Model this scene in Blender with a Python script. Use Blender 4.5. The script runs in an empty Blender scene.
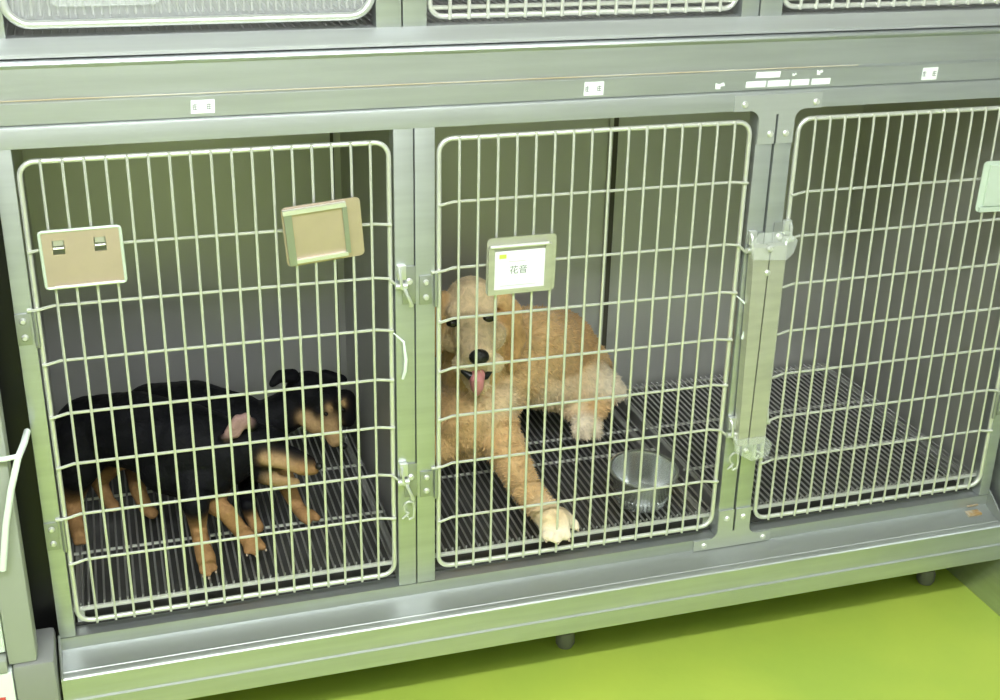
import bpy, bmesh, math, random
import numpy as np
from mathutils import Vector, Matrix, noise
random.seed(7)
sc = bpy.context.scene
COL = sc.collection
H = 1.05            # height of the lower doors' top wire above the floor is z=0 in the design frame

# ------------------------------------------------------------------ camera
cam_d = bpy.data.cameras.new('camera'); cam = bpy.data.objects.new('camera', cam_d); COL.objects.link(cam)
cam_d.sensor_width = 36.0; cam_d.lens = 46.038; cam_d.clip_start = 0.02; cam_d.clip_end = 60
cam.matrix_world = Matrix(((0.954615, 0.100131, -0.280506, 0.370093), (-0.297180, 0.382982, -0.874648, -1.886167), (0.019849, 0.918313, 0.395357, 1.536145), (0.000000, 0.000000, 0.000000, 1.000000)))
sc.camera = cam

# ------------------------------------------------------------------ world and lamps
w = bpy.data.worlds.new('world'); sc.world = w; w.use_nodes = True
w.node_tree.nodes['Background'].inputs[0].default_value = (0.90, 0.95, 1.0, 1)
w.node_tree.nodes['Background'].inputs[1].default_value = 0.8
def area(name, loc, size, power, col, rot=(0, 0, 0)):
    d = bpy.data.lights.new(name, 'AREA'); d.shape = 'RECTANGLE'; d.size = size[0]; d.size_y = size[1]
    d.energy = power; d.color = col
    o = bpy.data.objects.new(name, d); COL.objects.link(o); o.location = loc; o.rotation_euler = rot
    return o
LC = (0.93, 0.97, 1.0)
area('ceiling_lamp', (0.4, -1.85, 2.60), (2.8, 0.14), 98, LC)
sc.view_settings.view_transform = 'Standard'; sc.view_settings.look = 'None'
sc.view_settings.gamma = 1.0; sc.view_settings.use_curve_mapping = False
sc.view_settings.exposure = 0.0

# ------------------------------------------------------------------ materials
def mat(name, col, metal=0.0, rough=0.5, bump=0.0, bscale=40.0, stretch=(1, 1, 1), var=0.0, vscale=4.0, vcol=None,
        rvar=0.0, trans=0.0, alpha=1.0, sheen=0.0, spec=None):
    m = bpy.data.materials.new(name); m.use_nodes = True
    nt = m.node_tree; b = nt.nodes['Principled BSDF']
    b.inputs['Base Color'].default_value = (*col, 1); b.inputs['Metallic'].default_value = metal
    b.inputs['Roughness'].default_value = rough
    if spec is not None: b.inputs['Specular IOR Level'].default_value = spec
    if trans: b.inputs['Transmission Weight'].default_value = trans
    if alpha < 1: b.inputs['Alpha'].default_value = alpha
    if sheen: b.inputs['Sheen Weight'].default_value = sheen
    tc = nt.nodes.new('ShaderNodeTexCoord')
    mp = nt.nodes.new('ShaderNodeMapping'); mp.inputs['Scale'].default_value = stretch
    nt.links.new(tc.outputs['Object'], mp.inputs['Vector'])
    if var > 0:
        n = nt.nodes.new('ShaderNodeTexNoise'); n.inputs['Scale'].default_value = vscale; n.inputs['Detail'].default_value = 6
        nt.links.new(mp.outputs['Vector'], n.inputs['Vector'])
        r = nt.nodes.new('ShaderNodeValToRGB')
        r.color_ramp.elements[0].position = 0.35; r.color_ramp.elements[1].position = 0.65
        c2 = vcol if vcol else tuple(c * (1 - var) for c in col)
        r.color_ramp.elements[0].color = (*c2, 1); r.color_ramp.elements[1].color = (*col, 1)
        nt.links.new(n.outputs['Fac'], r.inputs['Fac']); nt.links.new(r.outputs['Color'], b.inputs['Base Color'])
    if rvar > 0:
        n = nt.nodes.new('ShaderNodeTexNoise'); n.inputs['Scale'].default_value = 3.0; n.inputs['Detail'].default_value = 4
        nt.links.new(tc.outputs['Object'], n.inputs['Vector'])
        mr = nt.nodes.new('ShaderNodeMapRange'); mr.inputs['To Min'].default_value = rough - rvar; mr.inputs['To Max'].default_value = rough + rvar
        nt.links.new(n.outputs['Fac'], mr.inputs['Value']); nt.links.new(mr.outputs['Result'], b.inputs['Roughness'])
    if bump > 0:
        n = nt.nodes.new('ShaderNodeTexNoise'); n.inputs['Scale'].default_value = bscale; n.inputs['Detail'].default_value = 3
        nt.links.new(mp.outputs['Vector'], n.inputs['Vector'])
        bp = nt.nodes.new('ShaderNodeBump'); bp.inputs['Strength'].default_value = bump; bp.inputs['Distance'].default_value = 0.01
        nt.links.new(n.outputs['Fac'], bp.inputs['Height']); nt.links.new(bp.outputs['Normal'], b.inputs['Normal'])
    return m
M = {}
M['steel'] = mat('brushed_steel', (0.575, 0.605, 0.60), 0.80, 0.38, 0.05, 60, (1, 1, 14), 0.10, 5, rvar=0.06)
M['steel_h'] = mat('brushed_steel_rail', (0.575, 0.605, 0.60), 0.80, 0.36, 0.05, 60, (1, 14, 14), 0.10, 5, rvar=0.06)
M['plate'] = mat('plate_steel', (0.41, 0.43, 0.41), 0.78, 0.42, 0.02, 80, rvar=0.05)
M['sill_lit'] = mat('lit_sill_steel', (0.62, 0.64, 0.64), 0.72, 0.45, 0.02, 60, (1, 14, 14), 0.06, 5)  # paler plate steel, light on the upper sill put into colour; brackets share it
M['inner'] = mat('inner_steel', (0.55, 0.55, 0.52), 0.66, 0.44, 0.02, 4, (1, 1, 1), 0.06, 1.5, rvar=0.05)
M['seam'] = mat('dark_seam', (0.09, 0.085, 0.06), 0.3, 0.6)
M['wire'] = mat('chrome_wire', (0.75, 0.76, 0.69), 0.52, 0.30)
M['chrome'] = mat('chrome', (0.74, 0.76, 0.72), 0.65, 0.30)
M['bowl'] = mat('bowl_steel', (0.66, 0.68, 0.66), 0.9, 0.24)
M['grate'] = mat('grate_wire', (0.42, 0.42, 0.40), 0.6, 0.38)
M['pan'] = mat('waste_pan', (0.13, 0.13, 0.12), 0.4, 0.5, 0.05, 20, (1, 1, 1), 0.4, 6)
M['rust'] = mat('rust_line', (0.50, 0.42, 0.26), 0.2, 0.7, 0.1, 60, (1, 1, 1), 0.6, 5, (0.62, 0.62, 0.54))
M['rustspot'] = mat('rust_spot', (0.36, 0.22, 0.08), 0.0, 0.8, 0.1, 60, (1, 1, 1), 0.6, 90, (0.45, 0.40, 0.30))
M['cab'] = mat('cabinet_paint', (0.36, 0.385, 0.33), 0.0, 0.5, 0.03, 30)
M['floor'] = mat('green_floor', (0.47, 0.59, 0.080), 0.0, 0.55, 0.06, 30, (1, 1, 1), 0.14, 3.0, (0.39, 0.53, 0.075))
M['wall'] = mat('painted_wall', (0.72, 0.74, 0.66), 0.0, 0.7)
M['wall_warm'] = mat('cream_wall', (0.84, 0.82, 0.84), 0.0, 0.7)
M['ceil'] = mat('painted_ceiling', (0.66, 0.68, 0.66), 0.0, 0.8)
M['paper'] = mat('white_label_paper', (0.90, 0.94, 0.90), 0.0, 0.6)
M['ink'] = mat('grey_ink', (0.22, 0.24, 0.23), 0.0, 0.7)
M['ink_l'] = mat('pale_ink', (0.62, 0.66, 0.62), 0.0, 0.7)
M['mark'] = mat('yellow_green_mark', (0.60, 0.78, 0.10), 0.0, 0.7)
M['pink'] = mat('pinkish_holder', (0.62, 0.50, 0.39), 0.55, 0.42, 0.04, 25, (1, 1, 1), 0.12, 12)
M['palehold'] = mat('pale_holder', (0.70, 0.80, 0.68), 0.35, 0.45)
M['clear'] = mat('clear_acrylic', (0.86, 0.90, 0.86), 0.0, 0.12, alpha=0.20)
M['cover'] = mat('hazy_cover', (0.60, 0.60, 0.50), 0.5, 0.35, 0.04, 30, (1, 1, 6), 0.15, 8)
M['white'] = mat('white_plastic', (0.80, 0.88, 0.80), 0.0, 0.4)
M['red'] = mat('red_mark', (0.55, 0.08, 0.06), 0.0, 0.5)
M['grey'] = mat('grey_cast', (0.33, 0.34, 0.32), 0.3, 0.6, 0.05, 30)
M['footmat'] = mat('dull_zinc', (0.20, 0.20, 0.19), 0.3, 0.6)
M['black'] = mat('gap_shade_lip_black', (0.012, 0.012, 0.012), 0.0, 0.35)  # shared by the painted shade of the left gap and the dog's lips
M['eye'] = mat('dark_eye', (0.010, 0.007, 0.005), 0.0, 0.08)
M['nose'] = mat('dark_nose', (0.012, 0.011, 0.011), 0.0, 0.28, 0.3, 300)
M['tongue'] = mat('pink_tongue', (0.62, 0.25, 0.24), 0.0, 0.4, 0.1, 80)
M['claw'] = mat('claw', (0.55, 0.45, 0.33), 0.0, 0.4)
def coat_mat(name, rough, bump, bscale, sheen, spec=0.3):
    m = bpy.data.materials.new(name); m.use_nodes = True
    nt = m.node_tree; b = nt.nodes['Principled BSDF']; b.inputs['Roughness'].default_value = rough
    b.inputs['Sheen Weight'].default_value = sheen; b.inputs['Specular IOR Level'].default_value = spec
    at = nt.nodes.new('ShaderNodeAttribute'); at.attribute_name = 'coat'
    tc = nt.nodes.new('ShaderNodeTexCoord')
    n = nt.nodes.new('ShaderNodeTexNoise'); n.inputs['Scale'].default_value = bscale; n.inputs['Detail'].default_value = 5
    n.inputs['Distortion'].default_value = 1.2
    nt.links.new(tc.outputs['Object'], n.inputs['Vector'])
    mr = nt.nodes.new('ShaderNodeMapRange'); mr.inputs['From Min'].default_value = 0.3; mr.inputs['From Max'].default_value = 0.7
    mr.inputs['To Min'].default_value = 0.82; mr.inputs['To Max'].default_value = 1.1
    nt.links.new(n.outputs['Fac'], mr.inputs['Value'])
    mx = nt.nodes.new('ShaderNodeVectorMath'); mx.operation = 'SCALE'
    nt.links.new(at.outputs['Color'], mx.inputs[0]); nt.links.new(mr.outputs['Result'], mx.inputs['Scale'])
    nt.links.new(mx.outputs['Vector'], b.inputs['Base Color'])
    bp = nt.nodes.new('ShaderNodeBump'); bp.inputs['Strength'].default_value = bump; bp.inputs['Distance'].default_value = 0.006
    nt.links.new(n.outputs['Fac'], bp.inputs['Height']); nt.links.new(bp.outputs['Normal'], b.inputs['Normal'])
    return m
M['gold'] = coat_mat('golden_coat', 0.75, 0.7, 55, 0.25)
M['dark'] = coat_mat('black_tan_coat', 0.6, 0.35, 90, 0.0, 0.10)

# ------------------------------------------------------------------ mesh helpers (design coordinates, z=0 at the doors' top)
class MB:
    def __init__(s): s.v = []; s.f = []
    def add(s, vs, fs):
        k = len(s.v); s.v += [tuple(p) for p in vs]; s.f += [tuple(i + k for i in f) for f in fs]; return s
    def box(s, x0, x1, y0, y1, z0, z1, b=0.0):
        """box with chamfered edges (b)"""
        if b <= 0:
            vs = [(x, y, z) for x in (x0, x1) for y in (y0, y1) for z in (z0, z1)]
            return s.add(vs, [(0, 1, 3, 2), (4, 6, 7, 5), (0, 4, 5, 1), (2, 3, 7, 6), (0, 2, 6, 4), (1, 5, 7, 3)])
        bm = bmesh.new(); bmesh.ops.create_cube(bm, size=1)
        for v in bm.verts:
            v.co = Vector(((x0 + x1) / 2 + v.co.x * (x1 - x0), (y0 + y1) / 2 + v.co.y * (y1 - y0), (z0 + z1) / 2 + v.co.z * (z1 - z0)))
        bmesh.ops.bevel(bm, geom=bm.edges[:], offset=b, segments=2, affect='EDGES', profile=0.6)
        return s.bm(bm)
    def bm(s, bm):
        bm.verts.index_update(); s.add([v.co[:] for v in bm.verts], [[v.index for v in f.verts] for f in bm.faces]); bm.free(); return s
    def tube(s, pts, r, n=8, closed=False, cap=True):
        pts = [Vector(p) for p in pts]; N = len(pts); rs = r if isinstance(r, (list, tuple)) else [r] * N
        T = []
        for i in range(N):
            a = pts[(i - 1) % N] if (closed or i > 0) else pts[i]; c = pts[(i + 1) % N] if (closed or i < N - 1) else pts[i]
            T.append((c - a).normalized())
        up = Vector((0, 1, 0)) if abs(T[0].y) < 0.9 else Vector((0, 0, 1))
        nrm = (up - T[0] * up.dot(T[0])).normalized(); vs = []
        for i in range(N):
            nrm = (nrm - T[i] * nrm.dot(T[i])).normalized(); bn = T[i].cross(nrm)
            for k in range(n):
                a = 2 * math.pi * k / n
                vs.append(pts[i] + (nrm * math.cos(a) + bn * math.sin(a)) * rs[i])
        fs = []
        for i in range(N if closed else N - 1):
            j = (i + 1) % N
            for k in range(n):
                fs.append((i * n + k, i * n + (k + 1) % n, j * n + (k + 1) % n, j * n + k))
        if cap and not closed:
            fs.append(tuple(range(n))[::-1]); fs.append(tuple((N - 1) * n + k for k in range(n)))
        return s.add(vs, fs)
    def extr_x(s, prof, x0, x1):
        """profile of (y,z), closed, extruded along X"""
        n = len(prof)
        vs = [(x0, y, z) for y, z in prof] + [(x1, y, z) for y, z in prof]
        fs = [(i, (i + 1) % n, n + (i + 1) % n, n + i) for i in range(n)] + [tuple(range(n))[::-1], tuple(range(n, 2 * n))]
        return s.add(vs, fs)
    def lathe(s, prof, c, n=32, axis=None):
        """profile of (r,z) spun about the vertical (or a given frame) through c"""
        vs = []; fs = []; m = len(prof); fr = axis or Matrix.Identity(3)
        for i in range(n):
            a = 2 * math.pi * i / n
            for r, z in prof: vs.append(Vector(c) + fr @ Vector((r * math.cos(a), r * math.sin(a), z)))
        for i in range(n):
            j = (i + 1) % n
            for k in range(m - 1): fs.append((i * m + k, j * m + k, j * m + k + 1, i * m + k + 1))
        return s.add(vs, fs)
    def poly(s, pts2, y0, y1):
        """outline in X,Z given front to back thickness in Y"""
        n = len(pts2)
        vs = [(x, y0, z) for x, z in pts2] + [(x, y1, z) for x, z in pts2]
        fs = [(i, n + i, n + (i + 1) % n, (i + 1) % n) for i in range(n)] + [tuple(range(n)), tuple(range(n, 2 * n))[::-1]]
        return s.add(vs, fs)
    def sphere(s, c, r, sc3=(1, 1, 1), seg=16, fr=None):
        bm = bmesh.new(); bmesh.ops.create_uvsphere(bm, u_segments=seg, v_segments=max(6, seg // 2), radius=1)
        fr = fr or Matrix.Identity(3)
        for v in bm.verts: v.co = Vector(c) + fr @ Vector((v.co.x * r * sc3[0], v.co.y * r * sc3[1], v.co.z * r * sc3[2]))
        return s.bm(bm)
def base_of(par): return Vector(par['_o']) if par is not None else Vector((0, 0, 0))
ORG = {}
def obj(name, mb, m, parent=None, smooth=True, label=None):
    me = bpy.data.meshes.new(name)
    o0 = ORG.get(parent.name, Vector((0, 0, 0))) if parent is not None else Vector((0, 0, -H))
    me.from_pydata([tuple(Vector(v) - o0) for v in mb.v], [], mb.f); me.update()
    bm = bmesh.new(); bm.from_mesh(me); bmesh.ops.recalc_face_normals(bm, faces=bm.faces); bm.to_mesh(me); bm.free()
    for mm in (m if isinstance(m, list) else [m]): me.materials.append(mm)
    if smooth:
        try: me.shade_smooth(); me.set_sharp_from_angle(angle=math.radians(38))
        except Exception: pass
    o = bpy.data.objects.new(name, me); COL.objects.link(o)
    if parent is not None: o.parent = parent; ORG[o.name] = ORG[parent.name]
    else: ORG[o.name] = o0
    if label: o['label'] = label
    return o
def tag(o, label=None, cat=None, group=None, kind=None):
    if label: o['label'] = label
    if cat: o['category'] = cat
    if group: o['group'] = group
    if kind: o['kind'] = kind
    return o
def thing(name, org, label, cat, group=None):
    e = bpy.data.objects.new(name, None); COL.objects.link(e); e.empty_display_size = 0.05
    e.location = (org[0], org[1], org[2] + H); ORG[e.name] = Vector(org)
    return tag(e, label, cat, group)
def text_mb(body, size, place):
    """lettering as a thin mesh; place maps local (x, y) to a design point"""
    c = bpy.data.curves.new('t', 'FONT'); c.body = body; c.size = size; c.align_x = 'CENTER'; c.align_y = 'CENTER'; c.resolution_u = 3
    o = bpy.data.objects.new('t', c); COL.objects.link(o)
    dg = bpy.context.evaluated_depsgraph_get(); me = bpy.data.meshes.new_from_object(o.evaluated_get(dg))
    mb = MB(); mb.add([place(v.co.x, v.co.y) for v in me.vertices], [list(p.vertices) for p in me.polygons])
    bpy.data.objects.remove(o); bpy.data.curves.remove(c); bpy.data.meshes.remove(me)
    return mb
def screw(x, z, y, parent, r=0.0045):
    r *= 1.25
    mb = MB(); fr = Matrix.Rotation(math.radians(90), 3, 'X')
    mb.lathe([(0.0001, 0.0035), (r * 0.6, 0.0036), (r * 0.95, 0.0018), (r, 0.0), (r, -0.003)], (x, y, z), 14, fr)
    return obj('screw', mb, M['wire'], parent)

# ------------------------------------------------------------------ the room
def struct(name, mb, m, smooth=False): return tag(obj(name, mb, m, None, smooth), kind='structure')
struct('floor', MB().box(-3.2, 5.2, -2.1, 1.0, -H - 0.05, -H), M['floor'])
struct('ceiling', MB().box(-3.2, 5.2, -2.1, 1.0, 1.62, 1.67), M['ceil'])
struct('wall_back', MB().box(-3.2, 5.2, 0.92, 1.0, -H, 1.62), M['wall'])
struct('wall_front', MB().box(-3.2, 5.2, -2.12, -2.02, -H, 1.62), M['wall_warm'])

# ------------------------------------------------------------------ lower bank of cages
XL, XR = 0.220, 2.036
ZT, ZB = 0.020, -0.806          # opening top and bottom
DP = 0.62
bank = thing('cage_bank', (1.13, 0.3, -H + 0.0), 'lower stainless steel bank of three animal cages standing on the green floor', 'cage')
def post(x0, x1, y0=0.0, y1=0.03, parent=bank, z0=ZB + 0.001, z1=ZT + 0.004): return obj('post', MB().box(x0, x1, y0, y1, z0, z1, 0.0016), M['steel'], parent)
post(XL, 0.246)
post(0.796, 0.8275); post(0.8295, 0.862)
post(1.4185, 1.450); post(1.4545, 1.4865)
post(2.0125, XR)
# top rail: folded band profile, each lower band standing a little prouder
obj('top_rail', MB().extr_x([(-0.0005, 0.020), (-0.0005, 0.046), (0.0005, 0.050), (0.0045, 0.0525), (0.03, 0.0525), (0.03, 0.020)], XL, XR + 0.01), M['steel_h'], bank)
obj('fascia', MB().extr_x([(0.0035, 0.053), (0.0035, 0.0825), (0.006, 0.0855), (0.0085, 0.0865), (0.0085, 0.130), (0.003, 0.1335), (0.0005, 0.1365), (0.002, 0.1395), (0.009, 0.141), (0.03, 0.141), (0.03, 0.053)], XL - 0.2, XR + 0.2), M['steel_h'], bank, label='upper folded fascia above the cage doors')
obj('rust_streak', MB().tube([(XL - 0.19, 0.0052, 0.0868), (0.75, 0.0052, 0.0868), (1.60, 0.0052, 0.0868)], 0.0011, 6), M['rust'], bank, label='thin brownish rust line along a fold')
# bottom rail, sloping sill, lower fascia
obj('bottom_rail', MB().extr_x([(0.0, ZB), (0.0, ZB - 0.003), (0.001, ZB - 0.024), (0.03, ZB - 0.024), (0.03, ZB)], XL, XR), M['steel_h'], bank)
obj('sill', MB().extr_x([(0.001, -0.829), (-0.006, -0.8325), (-0.030, -0.8400), (-0.0415, -0.8430), (-0.0425, -0.8412), (-0.0440, -0.8412), (-0.0450, -0.8425), (-0.0545, -0.8448), (-0.0575, -0.848), (-0.030, -0.856), (0.03, -0.845), (0.03, -0.829)], XL, XR + 0.004), M['plate'], bank)
obj('fascia', MB().extr_x([(-0.0555, -0.8455), (-0.0580, -0.8475), (-0.0580, -0.8835), (-0.0590, -0.8865), (-0.0625, -0.8885), (-0.0625, -0.9225), (-0.0600, -0.9250), (0.02, -0.925), (0.02, -0.921), (-0.054, -0.921), (-0.054, -0.8475)], XL - 0.002, XR + 0.006), M['steel_h'], bank, label='lower folded fascia along the foot of the cages')
obj('rust_streak', MB().box(1.985, 2.012, -0.004, -0.0015, -0.826, -0.822, 0.001).box(1.978, 2.010, -0.022, -0.003, -0.8375, -0.8325, 0.001), M['rustspot'], bank, label='brown rust spot in the sill corner')
# end gussets of the sill
obj('end_plate', MB().extr_x([(0.004, -0.80), (-0.003, -0.797), (-0.0575, -0.842), (-0.0575, -0.852), (0.004, -0.84)], XL - 0.0015, XL + 0.0015).tube([(XL, -0.004, -0.797), (XL, -0.0585, -0.843)], 0.0022, 6), M['plate'], bank)
obj('end_plate', MB().extr_x([(0.02, -0.79), (-0.004, -0.796), (-0.0575, -0.835), (-0.0575, -0.848), (0.02, -0.84)], XR - 0.002, XR + 0.001), M['plate'], bank)
# shell
obj('side_panel', MB().box(XL, XL + 0.004, 0.03, DP + 0.02, ZB - 0.03, 0.053), M['inner'], bank)
obj('side_panel', MB().box(2.030, 2.034, 0.03, DP + 0.02, ZB - 0.03, 0.053), M['inner'], bank)
obj('divider_panel', MB().box(0.8265, 0.8305, 0.031, DP, ZB - 0.02, 0.05), M['inner'], bank)
obj('back_panel', MB().box(XL + 0.004, 2.03, DP, DP + 0.004, ZB - 0.03, 0.053), M['inner'], bank)
obj('roof_panel', MB().box(XL + 0.004, 2.03, 0.031, DP, 0.046, 0.05), M['inner'], bank)
obj('seam_channel', MB().box(1.408, 1.4165, DP - 0.006, DP, -0.76, 0.046).box(1.428, 1.4365, DP - 0.006, DP, -0.76, 0.046), M['inner'], bank)
obj('seam_channel', MB().box(1.4168, 1.4278, DP - 0.005, DP, -0.76, 0.046), M['seam'], bank, label='dark groove in the back panel')
obj('seam_channel', MB().box(0.806, 0.812, DP - 0.004, DP, -0.76, 0.046), M['seam'], bank, label='dark seam in the back panel corner')
obj('waste_pan', MB().box(XL + 0.006, 2.028, 0.032, DP - 0.002, -0.822, -0.80), M['pan'], bank)
for fx, fy in ((1.145, 0.068), (1.973, 0.068), (0.33, 0.068), (0.33, 0.55), (1.145, 0.55), (1.973, 0.55)):
    f = obj('foot', MB().lathe([(0.0001, -0.925), (0.010, -0.925), (0.010, -1.012), (0.016, -1.016), (0.019, -1.026), (0.019, -H + 0.008), (0.015, -H), (0.0001, -H)], (fx, fy, 0), 20), M['footmat'], bank)
    obj('nut', MB().lathe([(0.0001, -0.990), (0.017, -0.990), (0.017, -1.005), (0.0001, -1.005)], (fx, fy, 0), 6), M['footmat'], f)
obj('floor_frame', MB().box(XL, XR, 0.04, 0.09, -0.925, -0.85).box(XL, XR, 0.53, 0.58, -0.925, -0.85), M['plate'], bank)

obj('gap_shade_sheet', MB().box(0.151, XL - 0.001, 0.05, 0.056, -H + 0.002, 0.052), M['black'], bank)  # added sheet, its black stands in for the shade inside the left gap
# T shaped joining plates with screws on the double post
def tplate(top):
    def arc(cx, cz, a0, a1, r=0.018, n=6): return [(cx + r * math.cos(math.radians(a0 + (a1 - a0) * i / n)), cz + r * math.sin(math.radians(a0 + (a1 - a0) * i / n))) for i in range(n + 1)]
    if top:
        pts = [(1.371, 0.046), (1.371, 0.0195)] + arc(1.401, 0.0015, 90, 0) + [(1.419, -0.038), (1.4505, -0.038), (1.4505, 0.012), (1.4545, 0.012), (1.4545, -0.038), (1.486, -0.038)] + arc(1.504, 0.0015, 180, 90) + [(1.534, 0.0195), (1.534, 0.046)]
        p = obj('bracket_plate', MB().poly(pts, -0.0032, -0.0007), M['sill_lit'], bank, label='T shaped joining plate at the head of the double post')
        for x, z in ((1.390, 0.031), (1.523, 0.030), (1.442, -0.021), (1.4715, -0.021)): screw(x, z, -0.0034, p)
    else:
        pts = [(1.371, -0.829), (1.371, -0.8075)] + arc(1.401, -0.7895, -90, 0) + [(1.419, -0.748), (1.4505, -0.748), (1.4505, -0.795), (1.4545, -0.795), (1.4545, -0.748), (1.486, -0.748)] + arc(1.504, -0.7895, 180, 270) + [(1.534, -0.8075), (1.534, -0.829)]
        p = obj('bracket_plate', MB().poly(pts, -0.0032, -0.0007), M['sill_lit'], bank, label='T shaped joining plate at the foot of the double post')
        for x, z in ((1.392, -0.819), (1.518, -0.819), (1.436, -0.766), (1.470, -0.766)): screw(x, z, -0.0034, p)
tplate(True); tplate(False)
# corner fillets of the door openings beside the double post are formed by the plates above
# stickers on the top fascia
def sticker(x0, x1, z0, z1, sl=0.0, glyph=None, torn=False):
    y = 0.0026
    pts = [(x0, z0), (x1, z0 + sl), (x1 + 0.001, z1 + sl), (x0 + 0.001, z1)]
    if torn:
        pts = [(x0, z0), (x0 + (x1 - x0) * .55, z0), (x0 + (x1 - x0) * .5, z0 + (z1 - z0) * .4), (x1, z0 + (z1 - z0) * .5), (x1 - .002, z1), (x0 + (x1 - x0) * .4, z1 - .002), (x0, z1)]
    s = obj('sticker', MB().poly(pts, y, y + 0.0012), M['paper'], bank, False)
    if glyph:
        cx, cz = (x0 + x1) / 2, (z0 + z1) / 2 + sl / 2
        k = MB()
        for gx in (-0.0105, 0.0095):          # two small blurred characters
            ox = cx + gx
            for (ax, az, bx, bz) in ((-.003, .003, .003, .003), (-.003, 0, .003, 0), (0, .0045, 0, -.004), (-.0028, -.0035, .0028, -.0035), (-.0028, .003, -.0028, -.0035)):
                k.box(min(ox + ax, ox + bx) - .00045, max(ox + ax, ox + bx) + .00045, y - .0004, y + .0001, min(cz + az, cz + bz) - .00045, max(cz + az, cz + bz) + .00045)
        obj('lettering', k, M['ink'], s, False, label='two small dark characters')
    return s
sticker(0.497, 0.531, 0.058, 0.0775, 0, True)
sticker(1.106, 1.139, 0.057, 0.0785, 0, True)
sticker(1.727, 1.757, 0.0565, 0.0775, 0, True)
sticker(1.408, 1.4525, 0.0725, 0.0825, 0)
sticker(1.391, 1.427, 0.0575, 0.0675); sticker(1.431, 1.471, 0.0575, 0.0675); sticker(1.475, 1.508, 0.0575, 0.0675)
sticker(1.513, 1.548, 0.0575, 0.0675, torn=False)
sticker(1.336, 1.353, 0.0575, 0.0675, torn=True); sticker(1.522, 1.533, 0.0735, 0.082, torn=True); sticker(1.476, 1.484, 0.0735, 0.0785, torn=True)

# ------------------------------------------------------------------ upper bank (only its foot is in the picture)
UT = 0.60; UY = 0.045; UB = 0.166
up = thing('cage_bank', (1.13, 0.3, 0.141), 'upper stainless steel cage bank stacked on the lower one, only its foot in view', 'cage')
obj('sill', MB().extr_x([(UY, UB), (UY - 0.003, UB - 0.003), (0.014, 0.1505), (0.012, 0.148), (0.012, 0.1435), (0.03, 0.1415), (UY + 0.03, 0.1415), (UY + 0.03, UB)], XL - 0.2, XR + 0.2), M['sill_lit'], up)
for a, b in ((0.10, 0.256), (0.782, 0.8215), (0.8235, 0.861), (1.3935, 1.425), (1.4275, 1.468), (2.02, 2.06)):
    post(a, b, UY, UY + 0.03, up, UB - 0.004, UT)
obj('base_panel', MB().box(XL - 0.1, XR + 0.1, UY + 0.03, 0.66, 0.1435, 0.150), M['inner'], up)
obj('back_panel', MB().box(XL - 0.1, XR + 0.1, 0.66, 0.664, 0.150, UT), M['inner'], up)
for x in (0.24, 0.82, 1.426, 2.04): obj('divider_panel', MB().box(x - 0.002, x + 0.002, UY + 0.031, 0.659, 0.151, UT), M['inner'], up)
obj('top_rail', MB().box(XL - 0.2, XR + 0.2, UY, UY + 0.03, UT, UT + 0.04), M['steel_h'], up)
obj('roof_panel', MB().box(XL - 0.1, XR + 0.1, UY + 0.031, 0.664, UT, UT + 0.004), M['inner'], up)

def rrect(x0, x1, z0, z1, r, y, n=6):
    P = []
    for cx, cz, a0 in ((x1 - r, z1 - r, 0), (x0 + r, z1 - r, 90), (x0 + r, z0 + r, 180), (x1 - r, z0 + r, 270)):
        for i in range(n + 1):
            a = math.radians(a0 + 90 * i / n); P.append((cx + r * math.cos(a), y, cz + r * math.sin(a)))
    return P

# ------------------------------------------------------------------ wire doors of the lower bank
RO, RV, RH = 0.0042, 0.0023, 0.0026
def door(name, x0, x1, zs, nbar, label, hinge, ext):
    d = thing(name, ((x0 + x1) / 2, 0.0, zs[-1]), label, 'cage door', 'wire doors of the lower cages')
    y = 0.004
    obj('outer_frame', MB().tube(rrect(x0, x1, zs[-1], zs[0], 0.022, y), RO, 10, closed=True), M['wire'], d)
    for i in range(1, nbar):
        x = x0 + (x1 - x0) * i / nbar
        obj('vertical_bar', MB().tube([(x, y - 0.005, zs[0] + 0.004), (x, y - 0.0062, zs[0] - 0.02), (x, y - 0.0062, zs[-1] + 0.02), (x, y - 0.005, zs[-1] - 0.004)], RV, 6), M['wire'], d)
    for k, z in enumerate(zs[1:-1], 1):
        e0, e1 = ext.get((0, k), 0.0025), ext.get((1, k), 0.0025)
        p = [(x0 - e0, y - 0.0062, z - 0.0035), (x0 + 0.004, y - 0.0065, z - 0.0025), (x0 + 0.024, y - 0.0016, z + 0.0), ((x0 + x1) / 2, y - 0.0014, z), (x1 - 0.024, y - 0.0016, z), (x1 - 0.004, y - 0.0065, z - 0.0012), (x1 + e1, y - 0.0062, z - 0.002 - (0.012 if e1 > 0.004 else 0))]
        obj('cross_bar', MB().tube(p, RH, 7), M['wire'], d)
    # hinges: plate with two screws beside a vertical pin
    for k in (2, 6):
        z = zs[k] - 0.028; hx = hinge
        s = 1 if hinge < (x0 + x1) / 2 else -1
        h = obj('hinge', MB().box(min(hx - s * .012, hx + s * .009), max(hx - s * .012, hx + s * .009), -0.003, -0.0006, z - 0.029, z + 0.021, 0.001).tube([(hx + s * 0.016, -0.003, z + 0.024), (hx + s * 0.016, -0.003, z - 0.034)], 0.0035, 8), M['plate'], d)
        screw(hx - s * 0.001, z + 0.009, -0.0032, h, 0.0042); screw(hx - s * 0.001, z - 0.017, -0.0032, h, 0.0042)
    return d
Z1 = [0.0000, -0.1293, -0.2194, -0.3089, -0.3980, -0.4860, -0.5768, -0.6619, -0.7795]
Z2 = [0.0000, -0.1021, -0.2133, -0.3016, -0.3911, -0.4810, -0.5716, -0.6798, -0.7795]
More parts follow.
